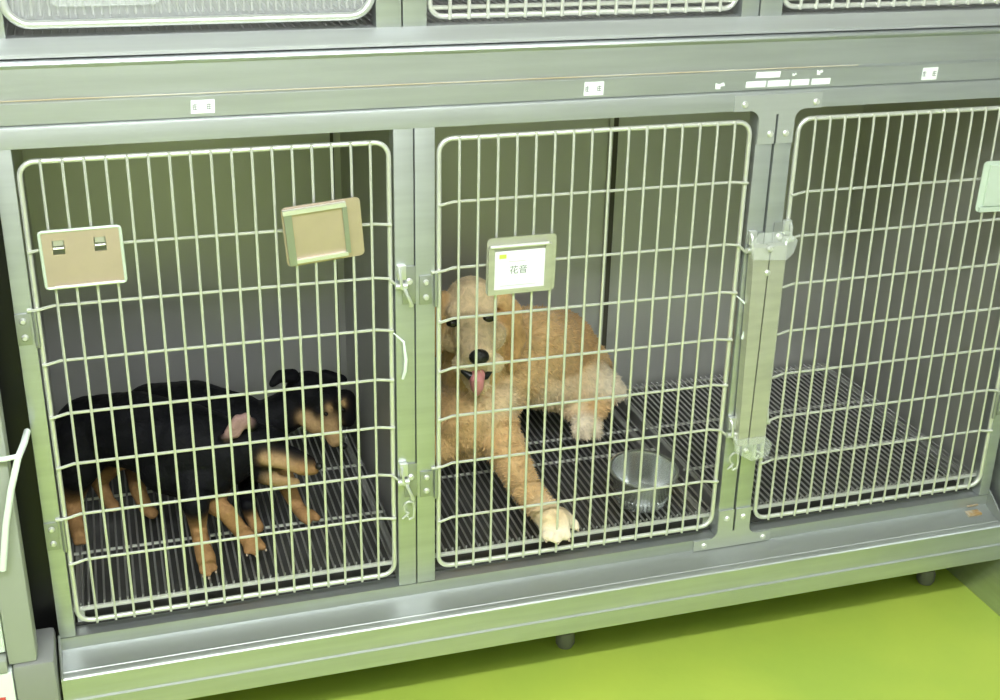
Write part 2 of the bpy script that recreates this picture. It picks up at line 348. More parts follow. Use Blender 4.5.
Z3 = [0.0000, -0.1284, -0.2087, -0.2984, -0.3895, -0.4749, -0.5636, -0.6529, -0.7795]
x0, x1 = 0.2526, 0.7888
E1 = {(0, 2): 0.014, (0, 6): 0.014, (1, 2): 0.010, (1, 6): 0.010}
door('cage_door', x0, x1, Z1, 18, 'left wire grid cage door in front of the two black and tan dogs', 0.232, E1)
x2, x3 = 0.8692, 1.4075
door('cage_door', x2, x3, Z2, 17, 'middle wire grid cage door in front of the golden dog', 0.847, E1)
x4, x5 = 1.4988, 2.0094
door('cage_door', x4, x5, Z3, 18, 'right wire grid cage door in front of the empty cage', 2.024, {(0, 2): 0.008, (0, 6): 0.008, (1, 2): 0.012, (1, 6): 0.012})

# ------------------------------------------------------------------ latches
def latch(xp, z, s, label, ring=False, plate=True):
    """xp: x of the screw on the post, s=+1 when the door lies to the right of it"""
    t = thing('door_latch', (xp, -0.004, z), label, 'latch', 'sprung latches on the lower cage doors')
    if plate: obj('mount_plate', MB().box(xp - 0.011, xp + 0.011, -0.003, -0.0006, z - 0.035, z + 0.030, 0.001), M['plate'], t)
    screw(xp, z + 0.004, -0.0032, t, 0.005)
    obj('bolt', MB().tube([(xp + s * 0.005, -0.010, z), (xp + s * 0.024, -0.010, z)], [0.0055, 0.0055], 12), M['chrome'], t)
    obj('keeper', MB().tube([(xp + s * 0.018, -0.004, z + 0.032), (xp + s * 0.017, -0.013, z + 0.026), (xp + s * 0.016, -0.017, z + 0.008), (xp + s * 0.013, -0.014, z - 0.004)], 0.0026, 8).box(min(xp + s*.006, xp + s*.02), max(xp + s*.006, xp + s*.02), -0.010, -0.0006, z + 0.010, z + 0.034, 0.001), M['chrome'], t)
    obj('lever', MB().tube([(xp + s * 0.010, -0.012, z - 0.002), (xp + s * 0.007, -0.018, z - 0.012), (xp + s * 0.002, -0.020, z - 0.024), (xp + s * 0.000, -0.016, z - 0.033)], [0.003, 0.0028, 0.0028, 0.0038], 8), M['chrome'], t)
    if ring:
        c = (xp + s * 0.006, -0.014, z - 0.048)
        obj('spring_loop', MB().tube([(c[0] + 0.009 * math.cos(a), c[1], c[2] + 0.011 * math.sin(a)) for a in [i * math.pi / 8 for i in range(13)]] + [(c[0] + s * 0.012, c[1], c[2] - 0.022)], 0.0018, 6), M['chrome'], t)
        obj('hook', MB().tube([(xp - s * .002, -0.010, z - 0.038), (xp - s * .003, -0.014, z - 0.055), (xp - s * .002, -0.013, z - 0.070), (xp + s * .006, -0.012, z - 0.074), (xp + s * .008, -0.012, z - 0.067)], 0.0022, 6), M['chrome'], t)
    return t
latch(0.818, Z1[2] - 0.013, -1, 'upper latch on the double post between the left and middle doors')
latch(0.818, Z1[6] - 0.013, -1, 'lower latch with a hanging hook between the left and middle doors', True)
latch(1.440, Z2[2] - 0.010, -1, 'upper latch at the right edge of the middle door')
latch(1.438, Z2[6] - 0.010, -1, 'lower latch with a wire loop at the right edge of the middle door', True, False)
latch(1.480, Z3[2] - 0.000, 1, 'upper latch at the left edge of the right door')
latch(1.475, Z3[6] + 0.000, 1, 'lower latch with a wire loop at the left edge of the right door', True, False)
def rod(x, za, zb, s, label):
    t = thing('latch_rod', (x, 0.006, zb), label, 'latch rod', 'vertical rods linking the latches')
    obj('rod', MB().tube([(x, 0.010, za), (x, 0.010, zb)], 0.0042, 10), M['plate'], t)
    zm = za + (zb - za) * 0.36
    c = MB(); px = x - s * 0.012
    c.tube([(x + 0.0, 0.004, zm + 0.045), (px - s * 0.004, -0.006, zm + 0.03), (px - s * 0.0065, -0.010, zm), (px - s * 0.005, -0.010, zm - 0.020), (px - s * 0.0015, -0.008, zm - 0.035)], [0.001, 0.0022, 0.003, 0.003, 0.0024], 8)
    obj('grip', c, M['white'], t, label='short curved white grip')
    return t
rod(0.7915, Z1[2] - 0.01, Z1[6] - 0.02, -1, 'vertical latch rod beside the left door, with a short white curved grip')
rod(1.4125, Z2[2] - 0.01, Z2[6] - 0.02, -1, 'vertical latch rod at the right edge of the middle door')
rod(1.4920, Z3[2] - 0.01, Z3[6] - 0.02, 1, 'vertical latch rod at the left edge of the right door')
cv = thing('post_cover', (1.457, -0.01, -0.60), 'long hazy metal cover strip over the double post between middle and right doors', 'cover')
obj('channel', MB().poly([(1.4235, -0.215), (1.4535, -0.215), (1.4505, -0.60), (1.4315, -0.60)][::-1], -0.024, -0.004), M['cover'], cv)
obj('channel', MB().poly([(1.4560, -0.215), (1.4860, -0.215), (1.4850, -0.60), (1.4535, -0.60)][::-1], -0.024, -0.004), M['cover'], cv)
obj('clip_plate', MB().poly([(1.4200, -0.235), (1.4140, -0.205), (1.4300, -0.188), (1.4840, -0.188), (1.5040, -0.205), (1.4980, -0.228), (1.4850, -0.240)][::-1], -0.029, -0.0245), M['clear'], cv, label='clear plastic cap at the top of the strip')
obj('clip_plate', MB().poly([(1.4250, -0.61), (1.4210, -0.585), (1.4850, -0.585), (1.5000, -0.60), (1.4950, -0.625), (1.4600, -0.632)][::-1], -0.029, -0.0245), M['clear'], cv, label='clear plastic cap at the foot of the strip')
screw(1.451, -0.217, -0.0295, cv, 0.004); screw(1.453, -0.262, -0.0245, cv, 0.0045); screw(1.446, -0.608, -0.0295, cv, 0.004)

# ------------------------------------------------------------------ card holders clipped to the doors
def holder_frame(c, w, h, tilt, yaw=0.0, pitch=0.0):
    c = Vector(c); R = Matrix.Rotation(math.radians(yaw), 3, 'Z') @ Matrix.Rotation(math.radians(-tilt), 3, 'Y') @ Matrix.Rotation(math.radians(pitch), 3, 'X')
    return lambda x, z, y=0.0: c + R @ Vector((x * w / 2, y, z * h / 2))
def slab(F, x0, x1, z0, z1, y0, y1, r=0.0):
    mb = MB(); pts = []
    if r > 0:
        for cx, cz, a0 in ((x1 - r, z1 - r, 0), (x0 + r, z1 - r, 90), (x0 + r, z0 + r, 180), (x1 - r, z0 + r, 270)):
            for i in range(5):
                a = math.radians(a0 + 22.5 * i); pts.append((cx + r * math.cos(a), cz + r * math.sin(a)))
    else: pts = [(x1, z1), (x0, z1), (x0, z0), (x1, z0)]
    n = len(pts)
    mb.add([F(x, z, y0) for x, z in pts] + [F(x, z, y1) for x, z in pts], [tuple(range(n)), tuple(range(n, 2 * n))[::-1]] + [(i, n + i, n + (i + 1) % n, (i + 1) % n) for i in range(n)])
    return mb
def rim(F, x0, x1, z0, z1, y, r=0.0018):
    return MB().tube([F(x0, z0, y), F(x1, z0, y), F(x1, z1, y), F(x0, z1, y)], r, 8, closed=True)
# back of a holder with two hook slots
t = thing('card_holder', (0.326, -0.006, -0.19), 'pinkish metal card holder with two slots at the left edge of the left door', 'card holder')
F = holder_frame((0.326, -0.009, -0.1435), 0.112, 0.086, 1.0)
# plate with real slots
pl = MB(); W2, H2 = 1.0, 1.0
xs = [-1, -.72, -.42, .32, .62, 1]; zs_ = [-1, .18, .68, 1]
for i in range(5):
    for j in range(3):
        if j == 1 and i in (1, 3): continue
        s = slab(F, xs[i], xs[i + 1], zs_[j], zs_[j + 1], -0.0012, 0.0008); pl.add(s.v, s.f)
obj('plate', pl, M['pink'], t, False)
obj('rim', MB().tube([F(x / 100 - 0.0, z / 100, -0.001) for x, z in ((-94, -101), (94, -101), (99, -98), (101, -92), (101, 92), (99, 98), (94, 101), (-94, 101), (-99, 98), (-101, 92), (-101, -92), (-99, -98))], 0.0024, 8, closed=True), M['palehold'], t)
for a, b in ((-.72, -.42), (.32, .62)):
    obj('hook_tab', MB().tube([F(a + .02, .40, -0.002), F(b - .02, .40, -0.002)], 0.0018, 6).add(*(lambda s: (s.v, s.f))(slab(F, a + .03, b - .03, .48, .68, 0.000, 0.0014))), M['cover'], t)
obj('bottom_lip', MB().tube([F(-.80, -.97, -0.004), F(.86, -.97, -0.004)], 0.0026, 8), M['wire'], t)
# blank holder, tilted
t = thing('card_holder', (0.68, -0.010, -0.17), 'empty pinkish metal card holder, tilted, at the top right of the left door', 'card holder')
F = holder_frame((0.6815, -0.011, -0.132), 0.122, 0.099, 5.0, 0, 6)
obj('plate', slab(F, -1, 1, -1, 1, 0.0, 0.0022, 0.14), M['pink'], t, False)
obj('raised_frame', slab(F, -.97, .62, .80, .95, -0.008, -0.001), M['wire'], t, False, label='bright top bar')
obj('raised_frame', slab(F, -.95, -.76, -.92, .80, -0.007, -0.001), M['plate'], t, False)
obj('raised_frame', slab(F, .52, .64, -.78, .80, -0.007, -0.001), M['plate'], t, False)
obj('raised_frame', slab(F, -.76, .56, -.86, -.74, -0.008, -0.001), M['wire'], t, False)
obj('backing', slab(F, -.76, .52, -.74, .80, -0.003, -0.0008), M['pink'], t, False)
# holder with a card
t = thing('card_holder', (1.006, -0.010, -0.25), 'metal card holder with a white name card on the middle door above the golden dog', 'card holder')
F = holder_frame((1.005, -0.011, -0.213), 0.119, 0.100, 0.2, 0, 3)
obj('plate', slab(F, -1, 1, -1, 1, 0.0, 0.0022, 0.14), M['cover'], t, False)
obj('raised_frame', MB().tube([F(-.94, .74, -0.006), F(.74, .74, -0.006)], 0.0032, 8), M['wire'], t)
obj('raised_frame', MB().add(*(lambda s: (s.v, s.f))(slab(F, -.97, -.80, -.95, .70, -0.006, -0.001))).add(*(lambda s: (s.v, s.f))(slab(F, .66, .84, -.95, .70, -0.006, -0.001))).add(*(lambda s: (s.v, s.f))(slab(F, -.80, .66, -.95, -.78, -0.006, -0.001))), M['cover'], t, False)
cd = obj('name_card', slab(F, -.80, .66, -.78, .54, -0.0035, -0.0015), M['paper'], t, False, label='white card with two handwritten characters')
obj('lettering', text_mb('花音', 0.0145, lambda x, y: F(-.10 + x / .055, -.14 + y / .047, -0.0042)), M['ink'], cd, False)
obj('printed_mark', slab(F, -.66, -.46, .30, .44, -0.0042, -0.0036), M['mark'], cd, False, label='small yellow green printed mark')
obj('printed_line', slab(F, -.62, .42, -.68, -.65, -0.0042, -0.0036), M['ink_l'], cd, False)
obj('printed_line', slab(F, -.38, .10, .17, .19, -0.0042, -0.0036), M['ink_l'], cd, False)
# pale holder at the right edge
t = thing('card_holder', (1.93, -0.010, -0.19), 'pale grey card holder on the right door, cut by the right edge of the photo', 'card holder')
F = holder_frame((1.934, -0.011, -0.141), 0.118, 0.094, -1.5, 0, 0)
obj('plate', slab(F, -1, 1, -1, 1, 0.0, 0.0022, 0.14), M['palehold'], t, False)
obj('raised_frame', slab(F, -.93, .9, -.98, -.80, -0.006, -0.001), M['palehold'], t, False)
obj('raised_frame', slab(F, -.80, .9, -.74, .86, -0.0045, -0.001), M['palehold'], t, False)

# ------------------------------------------------------------------ grates the animals lie on
GZ = -0.764
def grate(x0, x1, label, yb=0.0):
    t = thing('floor_grate', ((x0 + x1) / 2, 0.3, GZ), label, 'floor grate', 'wire floor grates in the cages')
    n = int((x1 - x0) / 0.0125)
    mb = MB()
    for i in range(n + 1):
        x = x0 + (x1 - x0) * i / n
        mb.tube([(x, 0.022, GZ + 0.0075), (x, 0.0235, GZ + 0.001), (x, 0.030, GZ - 0.0022), (x, DP - 0.012, GZ - 0.0022)], 0.0020, 5)
    obj('grid', mb, M['grate'], t)
    obj('front_bar', MB().tube([(x0 - 0.004, 0.0225, GZ - 0.0035), (x1 + 0.004, 0.0225, GZ - 0.0035)], 0.0042, 8), M['wire'], t)
    for y in (0.205 + yb, 0.40, DP - 0.02):
        obj('support_bar', MB().tube([(x0 - 0.004, y, GZ - 0.0072), (x1 + 0.004, y, GZ - 0.0072)], 0.0032, 8), M['wire'], t)
    for xx in (x0 + 0.01, x1 - 0.01):
        obj('runner', MB().box(xx - 0.006, xx + 0.006, 0.032, DP - 0.02, -0.7995, GZ - 0.0105), M['inner'], t)
    return t
grate(0.246, 0.812, 'wire floor grate under the two black and tan dogs')
grate(0.850, 1.4200, 'wire floor grate under the golden dog and the steel bowl', 0.10)
grate(1.445, 2.012, 'wire floor grate in the empty right cage')

# ------------------------------------------------------------------ steel bowl
bc = (1.300, 0.100, 0.0)
BZ = GZ
tb = thing('feeding_bowl', (bc[0], bc[1], BZ), 'round stainless steel bowl on the grate near the middle door', 'bowl')
BH, BK = 0.070, 1.17
brot = Matrix.Rotation(math.radians(6), 3, 'X')
bpf = [(0.0005, 0.005), (0.034, 0.004), (0.038, 0.0012), (0.041, 0.0012), (0.0445, 0.020), (0.052, BH - 0.005), (0.0535, BH - 0.002), (0.0572, BH - 0.0005),
       (0.0580, BH + 0.0012), (0.0560, BH + 0.0022), (0.0525, BH + 0.001), (0.0510, BH - 0.004), (0.0432, 0.021), (0.037, 0.009), (0.0005, 0.0075)]
obj('basin', MB().lathe([(r * BK, z) for r, z in bpf], (bc[0], bc[1], BZ + 0.004), 48, brot), M['bowl'], tb)
mbb = MB(); C0 = Vector((bc[0], bc[1], BZ + 0.004))
for i in range(44):
    a = 2 * math.pi * i / 44
    mbb.tube([C0 + brot @ Vector((0.0418 * BK * math.cos(a), 0.0418 * BK * math.sin(a), 0.004)), C0 + brot @ Vector((0.0455 * BK * math.cos(a), 0.0455 * BK * math.sin(a), 0.022))], 0.0015, 5)
obj('fluting', mbb, M['bowl'], tb, label='fluted foot ring')

# ------------------------------------------------------------------ upper doors
def updoor(x0, x1, label, solid):
    z0 = 0.178 if solid else 0.1735
    y = UY - 0.001 if solid else UY + 0.010
    d = thing('cage_door', ((x0 + x1) / 2, y, z0), label, 'cage door')
    if solid:
        obj('outer_frame', MB().tube(rrect(x0, x1, z0 + 0.006, UT - 0.02, 0.034, y, 8), 0.0062, 10, closed=True), M['chrome'], d)
        pts = [(p[0], p[2]) for p in rrect(x0 + 0.004, x1 - 0.004, z0 + 0.010, UT - 0.024, 0.030, y, 8)]
        obj('clear_pane', MB().poly(pts[::-1], y + 0.008, y + 0.011), M['clear'], d, False)
        mb = MB(); n = 44
        for i in range(1, n):
            x = x0 + (x1 - x0) * i / n
            mb.tube([(x, y + 0.014, z0 + 0.016), (x, y + 0.014, UT - 0.03)], 0.0021, 5)
        obj('inner_grid', mb, M['grate'], d)
        pts = [(p[0], p[2]) for p in rrect(0.320, 0.470, z0 + 0.030, z0 + 0.14, 0.012, y, 4)]
        obj('card_pocket', MB().poly(pts[::-1], y + 0.003, y + 0.006).tube(rrect(0.320, 0.470, z0 + 0.030, z0 + 0.14, 0.012, y + 0.003), 0.0016, 6, closed=True), M['clear'], d)
    else:
        obj('outer_frame', MB().tube(rrect(x0, x1, z0 + 0.005, UT - 0.02, 0.020, y), 0.0045, 10, closed=True), M['wire'], d)
        n = int(round((x1 - x0) / 0.030))
        for i in range(1, n):
            x = x0 + (x1 - x0) * i / n
            obj('vertical_bar', MB().tube([(x, y - 0.005, z0 + 0.001), (x, y - 0.006, z0 + 0.02), (x, y - 0.006, UT - 0.02)], 0.0030, 6), M['wire'], d)
        for z in (z0 + 0.0185, z0 + 0.08, z0 + 0.17, z0 + 0.26):
            obj('cross_bar', MB().tube([(x0 - 0.002, y - 0.001, z), (x1 + 0.002, y - 0.001, z)], 0.0036, 7), M['wire'], d)
    return d
updoor(0.258, 0.776, 'upper left cage door with a clear pane behind a thick round frame', True)
updoor(0.868, 1.386, 'upper middle wire cage door, only its bottom row in view', False)
updoor(1.474, 2.012, 'upper right wire cage door, only its bottom row in view', False)
for a, b, l in ((0.25, 0.812, 'grate teeth of the upper left cage'), (0.83, 1.418, 'grate showing dark under the upper middle door'), (1.435, 2.03, 'grate showing dark under the upper right door')):
    t = thing('floor_grate', ((a + b) / 2, 0.3, 0.16), l, 'floor grate')
    mb = MB(); n = int((b - a) / 0.0125)
    for i in range(n + 1):
        x = a + (b - a) * i / n
        mb.tube([(x, UY + 0.032, 0.1620), (x, UY + 0.034, 0.1568), (x, 0.64, 0.1568)], 0.002, 5)
    obj('grid', mb, M['grate'], t)
    obj('front_bar', MB().tube([(a, UY + 0.036, 0.1535), (b, UY + 0.036, 0.1535)], 0.0022, 6), M['grate'], t)

# ------------------------------------------------------------------ neighbouring equipment at the left edge and the panel at the right
nb = thing('steel_cabinet', (0.02, 0.2, -H), 'pale steel cabinet corner at the left edge beside a dark gap', 'cabinet')
obj('corner_post', MB().box(0.145, 0.189, -0.075, -0.03, -0.790, 0.02, 0.006), M['cab'], nb)
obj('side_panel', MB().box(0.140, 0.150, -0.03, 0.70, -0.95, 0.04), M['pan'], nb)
obj('door_panel', MB().box(-0.40, 0.1435, -0.066, -0.045, -0.770, 0.00, 0.004), M['white'], nb)
obj('bottom_rail', MB().box(-0.40, 0.1435, -0.080, -0.045, -0.800, -0.776, 0.003), M['cab'], nb)
obj('foot_block', MB().box(0.150, 0.214, -0.080, 0.02, -0.900, -0.7905, 0.008).box(0.158, 0.206, -0.07, 0.01, -H, -0.895, 0.003), M['grey'], nb, label='grey block at the foot of the cabinet corner')
obj('skirt', MB().box(-0.40, 0.149, -0.078, -0.046, -H, -0.801, 0.003), M['white'], nb)
obj('label_mark', MB().box(0.118, 0.134, -0.0805, -0.0782, -0.870, -0.845, 0.0005), M['red'], nb, label='small red mark')
tag(obj('hose', MB().tube([(0.216, -0.010, -0.415), (0.2135, -0.0600, -0.4094), (0.2045, -0.0850, -0.4205), (0.1887, -0.0880, -0.4705), (0.1744, -0.0880, -0.5284), (0.1605, -0.0880, -0.6054)], 0.0052, 10)
    .tube([(0.1527, -0.0880, -0.4167), (0.1868, -0.0880, -0.4182), (0.2061, -0.0830, -0.4185)], 0.004, 8), M['white']), 'white plastic tube hooked over the cabinet corner at the left edge', 'tube')
rp = obj('side_screen', MB().box(2.048, 2.066, -1.30, 0.70, -H, 0.0, 0.003), M['steel']); tag(rp, 'steel screen panel standing on the green floor at the right end of the cages', 'panel')

# ------------------------------------------------------------------ dogs
GOLD = (0.72, 0.47, 0.21); PALE = (0.80, 0.61, 0.36); DEEP = (0.58, 0.35, 0.14); CREAM = (0.86, 0.74, 0.54)
BLK = (0.0075, 0.0075, 0.009); TAN = (0.40, 0.225, 0.095); TAN2 = (0.48, 0.31, 0.15); PNK = (0.42, 0.26, 0.23)
def chain_mesh(mb, nodes):
    """nodes: list of (point, radius, colour[, flat]) -> overlapping lofted capsules"""
    for i, nd in enumerate(nodes):
        p, r = Vector(nd[0]), nd[1]
        mb.sphere(p, r, seg=20)
        if i:
            q, r2 = Vector(nodes[i - 1][0]), nodes[i - 1][1]
            d = (p - q).length
            k = max(2, int(d / (min(r, r2) * 0.35)))
            for j in range(1, k):
                t = j / k; mb.sphere(q.lerp(p, t), r2 + (r - r2) * t, seg=16)
def body_mesh(name, chains, voxel, smooth_it, parent, m, bumpf):
    mb = MB()
    for c in chains: chain_mesh(mb, c)
    o = obj(name, mb, m, parent)
    md = o.modifiers.new('r', 'REMESH'); md.mode = 'VOXEL'; md.voxel_size = voxel; md.use_smooth_shade = True
    s = o.modifiers.new('s', 'SMOOTH'); s.factor = 0.6; s.iterations = smooth_it
    dg = bpy.context.evaluated_depsgraph_get(); me = bpy.data.meshes.new_from_object(o.evaluated_get(dg))
    o.modifiers.clear(); old = o.data; o.data = me; bpy.data.meshes.remove(old); me.name = name
    me.materials.clear(); me.materials.append(m)
    n = len(me.vertices); co = np.empty(n * 3); me.vertices.foreach_get('co', co); co = co.reshape(-1, 3)
    no = np.empty(n * 3); me.vertices.foreach_get('normal', no); no = no.reshape(-1, 3)
    org = np.array(ORG[parent.name])
    segs = []
    for c in chains:
        for i in range(len(c)):
            a = c[i]; b = c[i + 1] if i + 1 < len(c) else c[i]
            if i + 1 < len(c) or len(c) == 1: segs.append((np.array(a[0]), np.array(b[0]), a[1], b[1], np.array(a[2]), np.array(b[2])))
    W = np.zeros(n); Cc = np.zeros((n, 3)); P = co + org
    D = []
    for a, b, ra, rb, ca, cb in segs:
        ab = b - a; L = max(ab @ ab, 1e-12); t = np.clip((P - a) @ ab / L, 0, 1) if L > 1e-11 else np.zeros(n)
        d = np.linalg.norm(P - (a + t[:, None] * ab), axis=1) - (ra + (rb - ra) * t)
        D.append((d, t, ca, cb))
    dm = np.min([x[0] for x in D], axis=0)
    for d, t, ca, cb in D:
        w_ = np.exp(-(d - dm) / 0.0030); W += w_; Cc += w_[:, None] * (ca + (cb - ca) * t[:, None])
    Cc /= W[:, None]
    if bumpf:
        for i in range(n):
            q = Vector(P[i]); co[i] += no[i] * bumpf(q)
        me.vertices.foreach_set('co', co.ravel())
    ca = me.color_attributes.new('coat', 'FLOAT_COLOR', 'POINT')
    ca.data.foreach_set('color', np.hstack([Cc, np.ones((n, 1))]).ravel())
    me.polygons.foreach_set('use_smooth', [True] * len(me.polygons)); me.update()
    return o, P, no, Cc
def ball(name, c, r, m, parent, sc3=(1, 1, 1), fr=None, label=None): return obj(name, MB().sphere(c, r, sc3, 16, fr), m, parent, label=label)
def fur(name, P, no, Cc, parent, m, count, length, width, flow, keep):
    """short tapered locks lying along the coat"""
    rng = np.random.default_rng(3); idx = rng.integers(0, len(P), count); mb = MB(); cols = []
    for i in idx:
        p = Vector(P[i]); nn = Vector(no[i])
        if not keep(p): continue
        g = flow(p); g = (g - nn * g.dot(nn)); g = g.normalized() if g.length > 1e-4 else Vector((0, 0, -1))
        sd = nn.cross(g); j = Vector(rng.normal(0, 0.25, 3)); g2 = (g + j).normalized()
        L = length * rng.uniform(0.6, 1.3); wd = width * rng.uniform(0.7, 1.3)
        a = p - nn * 0.002; b = p + g2 * L * 0.5 + nn * L * 0.12; c = p + g2 * L + nn * L * 0.04
        mb.add([a - sd * wd, a + sd * wd, b + sd * wd * 0.7, b - sd * wd * 0.7, c], [(0, 1, 2, 3), (3, 2, 4)])
        k = rng.uniform(0.85, 1.15); cols += [(*(Cc[i] * k), 1)] * 5
    me_o = bpy.data.meshes.new(name); o0 = ORG[parent.name]
    me_o.from_pydata([tuple(Vector(v) - o0) for v in mb.v], [], mb.f)
    me_o.materials.append(m); ca = me_o.color_attributes.new('coat', 'FLOAT_COLOR', 'POINT')
    ca.data.foreach_set('color', np.array(cols).ravel()); me_o.update()
    o = bpy.data.objects.new(name, me_o); COL.objects.link(o); o.parent = parent; ORG[o.name] = o0
    return o

# golden dog, lying with its head up and one foreleg stretched to the door
g = thing('dog', (1.0753, 0.3000, -0.7001), 'golden coated dog lying in the middle cage with one foreleg stretched out, tongue showing', 'dog')
gch = [
 # trunk
 [((1.0145, 0.3100, -0.6344), .080, PALE), ((1.0883, 0.3700, -0.5817), .088, GOLD), ((1.1709, 0.4200, -0.5675), .095, GOLD), ((1.2515, 0.4700, -0.5926), .088, DEEP), ((1.3057, 0.4800, -0.6501), .076, GOLD)],
 # breast
 [((0.9896, 0.2800, -0.6345), .066, GOLD), ((1.0537, 0.2900, -0.6035), .050, PALE)],
 [((0.9694, 0.3100, -0.6685), .060, GOLD), ((1.0093, 0.2900, -0.6773), .048, GOLD)],
 # neck
 [((1.0278, 0.3300, -0.5638), .070, GOLD), ((1.0277, 0.3200, -0.4632), .062, GOLD)],
 # belly
 [((1.1410, 0.3800, -0.5922), .070, PALE), ((1.2450, 0.4200, -0.6519), .058, PALE)],
 # near thigh and hind foot
 [((1.2937, 0.4300, -0.6457), .060, PALE), ((1.3420, 0.4100, -0.6660), .040, CREAM), ((1.3660, 0.4000, -0.6738), .024, CREAM)],
 [((1.3298, 0.4000, -0.6836), .034, GOLD), ((1.2967, 0.3700, -0.7079), .027, GOLD), ((1.2719, 0.3450, -0.7161), .024, CREAM)],
 [((1.2719, 0.3450, -0.7161), .022, CREAM), ((1.2532, 0.3300, -0.7227), .012, CREAM)], [((1.2787, 0.3450, -0.7194), .020, CREAM), ((1.2715, 0.3250, -0.7273), .012, CREAM)], [((1.2940, 0.3500, -0.7167), .020, CREAM), ((1.2959, 0.3300, -0.7283), .012, CREAM)],
 [((1.2596, 0.4200, -0.6771), .040, PALE), ((1.2730, 0.3800, -0.7002), .026, PALE)],
 # stretched foreleg
 [((1.0502, 0.2900, -0.6427), .054, GOLD), ((1.0638, 0.2181, -0.6840), .038, GOLD), ((1.0717, 0.1396, -0.7140), .0300, GOLD), ((1.0802, 0.0807, -0.7240), .0270, GOLD), ((1.0893, 0.0324, -0.7280), .0275, PALE)],
 # toes
 [((1.0845, 0.0296, -0.7320), .020, PALE), ((1.0751, 0.0124, -0.7460), .0120, CREAM), ((1.0735, 0.0016, -0.7500), .0095, CREAM)],
 [((1.0922, 0.0240, -0.7300), .020, PALE), ((1.0911, 0.0026, -0.7450), .0125, CREAM), ((1.0888, -0.0098, -0.7500), .0100, CREAM)],
 [((1.1005, 0.0254, -0.7300), .020, PALE), ((1.1106, 0.0081, -0.7450), .0125, CREAM), ((1.1100, -0.0049, -0.7500), .0100, CREAM)],
 [((1.1108, 0.0372, -0.7320), .018, PALE), ((1.1341, 0.0291, -0.7460), .0115, CREAM), ((1.1369, 0.0204, -0.7500), .0092, CREAM)],
 # folded foreleg behind the post
 [((0.9585, 0.3000, -0.6755), .050, GOLD), ((0.9397, 0.2600, -0.6751), .034, GOLD), ((0.9702, 0.3276, -0.7270), .026, PALE)],
 # skull, brow, cheeks, muzzle, jaw
 [((1.0066, 0.2850, -0.3897), .050, PALE), ((1.0031, 0.2650, -0.4142), .048, PALE)],
 [((0.9675, 0.2500, -0.3928), .020, PALE), ((1.0258, 0.2500, -0.3925), .020, PALE)],
 [((0.9720, 0.2650, -0.4519), .030, PALE), ((1.0413, 0.2650, -0.4551), .030, PALE)],
 [((0.9959, 0.2400, -0.4199), .042, PALE), ((0.9939, 0.2120, -0.4407), .0375, PALE), ((0.9934, 0.1900, -0.4537), .0330, PALE)],
 [((0.9691, 0.2050, -0.4796), .0215, PALE), ((0.9924, 0.1860, -0.4640), .0200, CREAM), ((1.0275, 0.2050, -0.4842), .0215, PALE)],
 [((1.0039, 0.2500, -0.5113), .034, GOLD), ((1.0008, 0.2120, -0.5254), .0215, PALE)],
 # ears
 [((1.0635, 0.2900, -0.3766), .018, GOLD), ((1.0872, 0.2800, -0.4120), .019, DEEP), ((1.0982, 0.2720, -0.4681), .018, DEEP), ((1.0888, 0.2700, -0.5253), .011, DEEP)],
 [((1.0805, 0.2900, -0.4193), .018, DEEP), ((1.0825, 0.2850, -0.4864), .018, DEEP)],
 [((0.9517, 0.2850, -0.3804), .018, DEEP), ((0.9363, 0.2780, -0.4207), .019, DEEP), ((0.9308, 0.2720, -0.4751), .016, DEEP)],
]
def gb(q): return 0.0022 * noise.noise(q * 38) + 0.0012 * noise.noise(q * 90)
body, P_, N_, C_ = body_mesh('body', gch, 0.0042, 7, g, M['gold'], gb)
hd = Vector((1.0087, 0.2700, -0.4310))
def gflow(p):
    v = Vector((0.35, 0.45, -0.75)) if (p - hd).length > 0.1 else (p - Vector((0.9903, 0.1800, -0.4432)))
    return v
paw = Vector((1.1052, 0.0200, -0.7468))
fur('coat', P_, N_, C_, g, M['gold'], 30000, 0.013, 0.0009, gflow, lambda p: (p - hd).length > 0.115 and (p - paw).length > 0.05)
mz = Vector((0.9846, 0.1600, -0.4581)); crown = Vector((1.0171, 0.3300, -0.3419))
def hflow(p): return (p - mz).normalized() + Vector((0, 0.3, -0.2))
fur('coat', P_, N_, C_, g, M['gold'], 22000, 0.0065, 0.0006, hflow, lambda p: (p - hd).length < 0.125 and (p - mz).length > 0.030)
fr = Matrix.Rotation(math.radians(-18), 3, 'X')
ball('nose', (0.9834, 0.1500, -0.4437), 0.0185, M['nose'], g, (1.05, 0.75, 0.80), fr)
e1 = ball('eye', (0.9513, 0.2120, -0.3983), 0.0105, M['eye'], g, (1.25, 0.8, 0.75)); e2 = ball('eye', (1.0203, 0.2120, -0.3953), 0.0105, M['eye'], g, (1.25, 0.8, 0.75))
obj('tongue', MB().tube([(0.9969, 0.2000, -0.4970), (0.9904, 0.1780, -0.4927), (0.9862, 0.1700, -0.4989), (0.9870, 0.1720, -0.5162), (0.9884, 0.1760, -0.5304)], [0.010, 0.0135, 0.0140, 0.0120, 0.005], 14), M['tongue'], g)
obj('mouth', MB().tube([(0.9580, 0.2000, -0.4722), (0.9643, 0.1880, -0.4860), (0.9756, 0.1800, -0.4939), (0.9901, 0.1770, -0.4963), (1.0065, 0.1800, -0.4975), (1.0212, 0.1900, -0.4934)], [0.002, 0.005, 0.008, 0.0085, 0.007, 0.002], 10), M['black'], g, label='dark lip line')
for a, b in (((1.0689, -0.0063, -0.7530), 0), ((1.0877, -0.0186, -0.7530), 0), ((1.1106, -0.0143, -0.7530), 0), ((1.1387, 0.0140, -0.7530), 0)): obj('claw', MB().sphere(a, 0.0035, (0.7, 1.3, 0.8), 8), M['claw'], g)

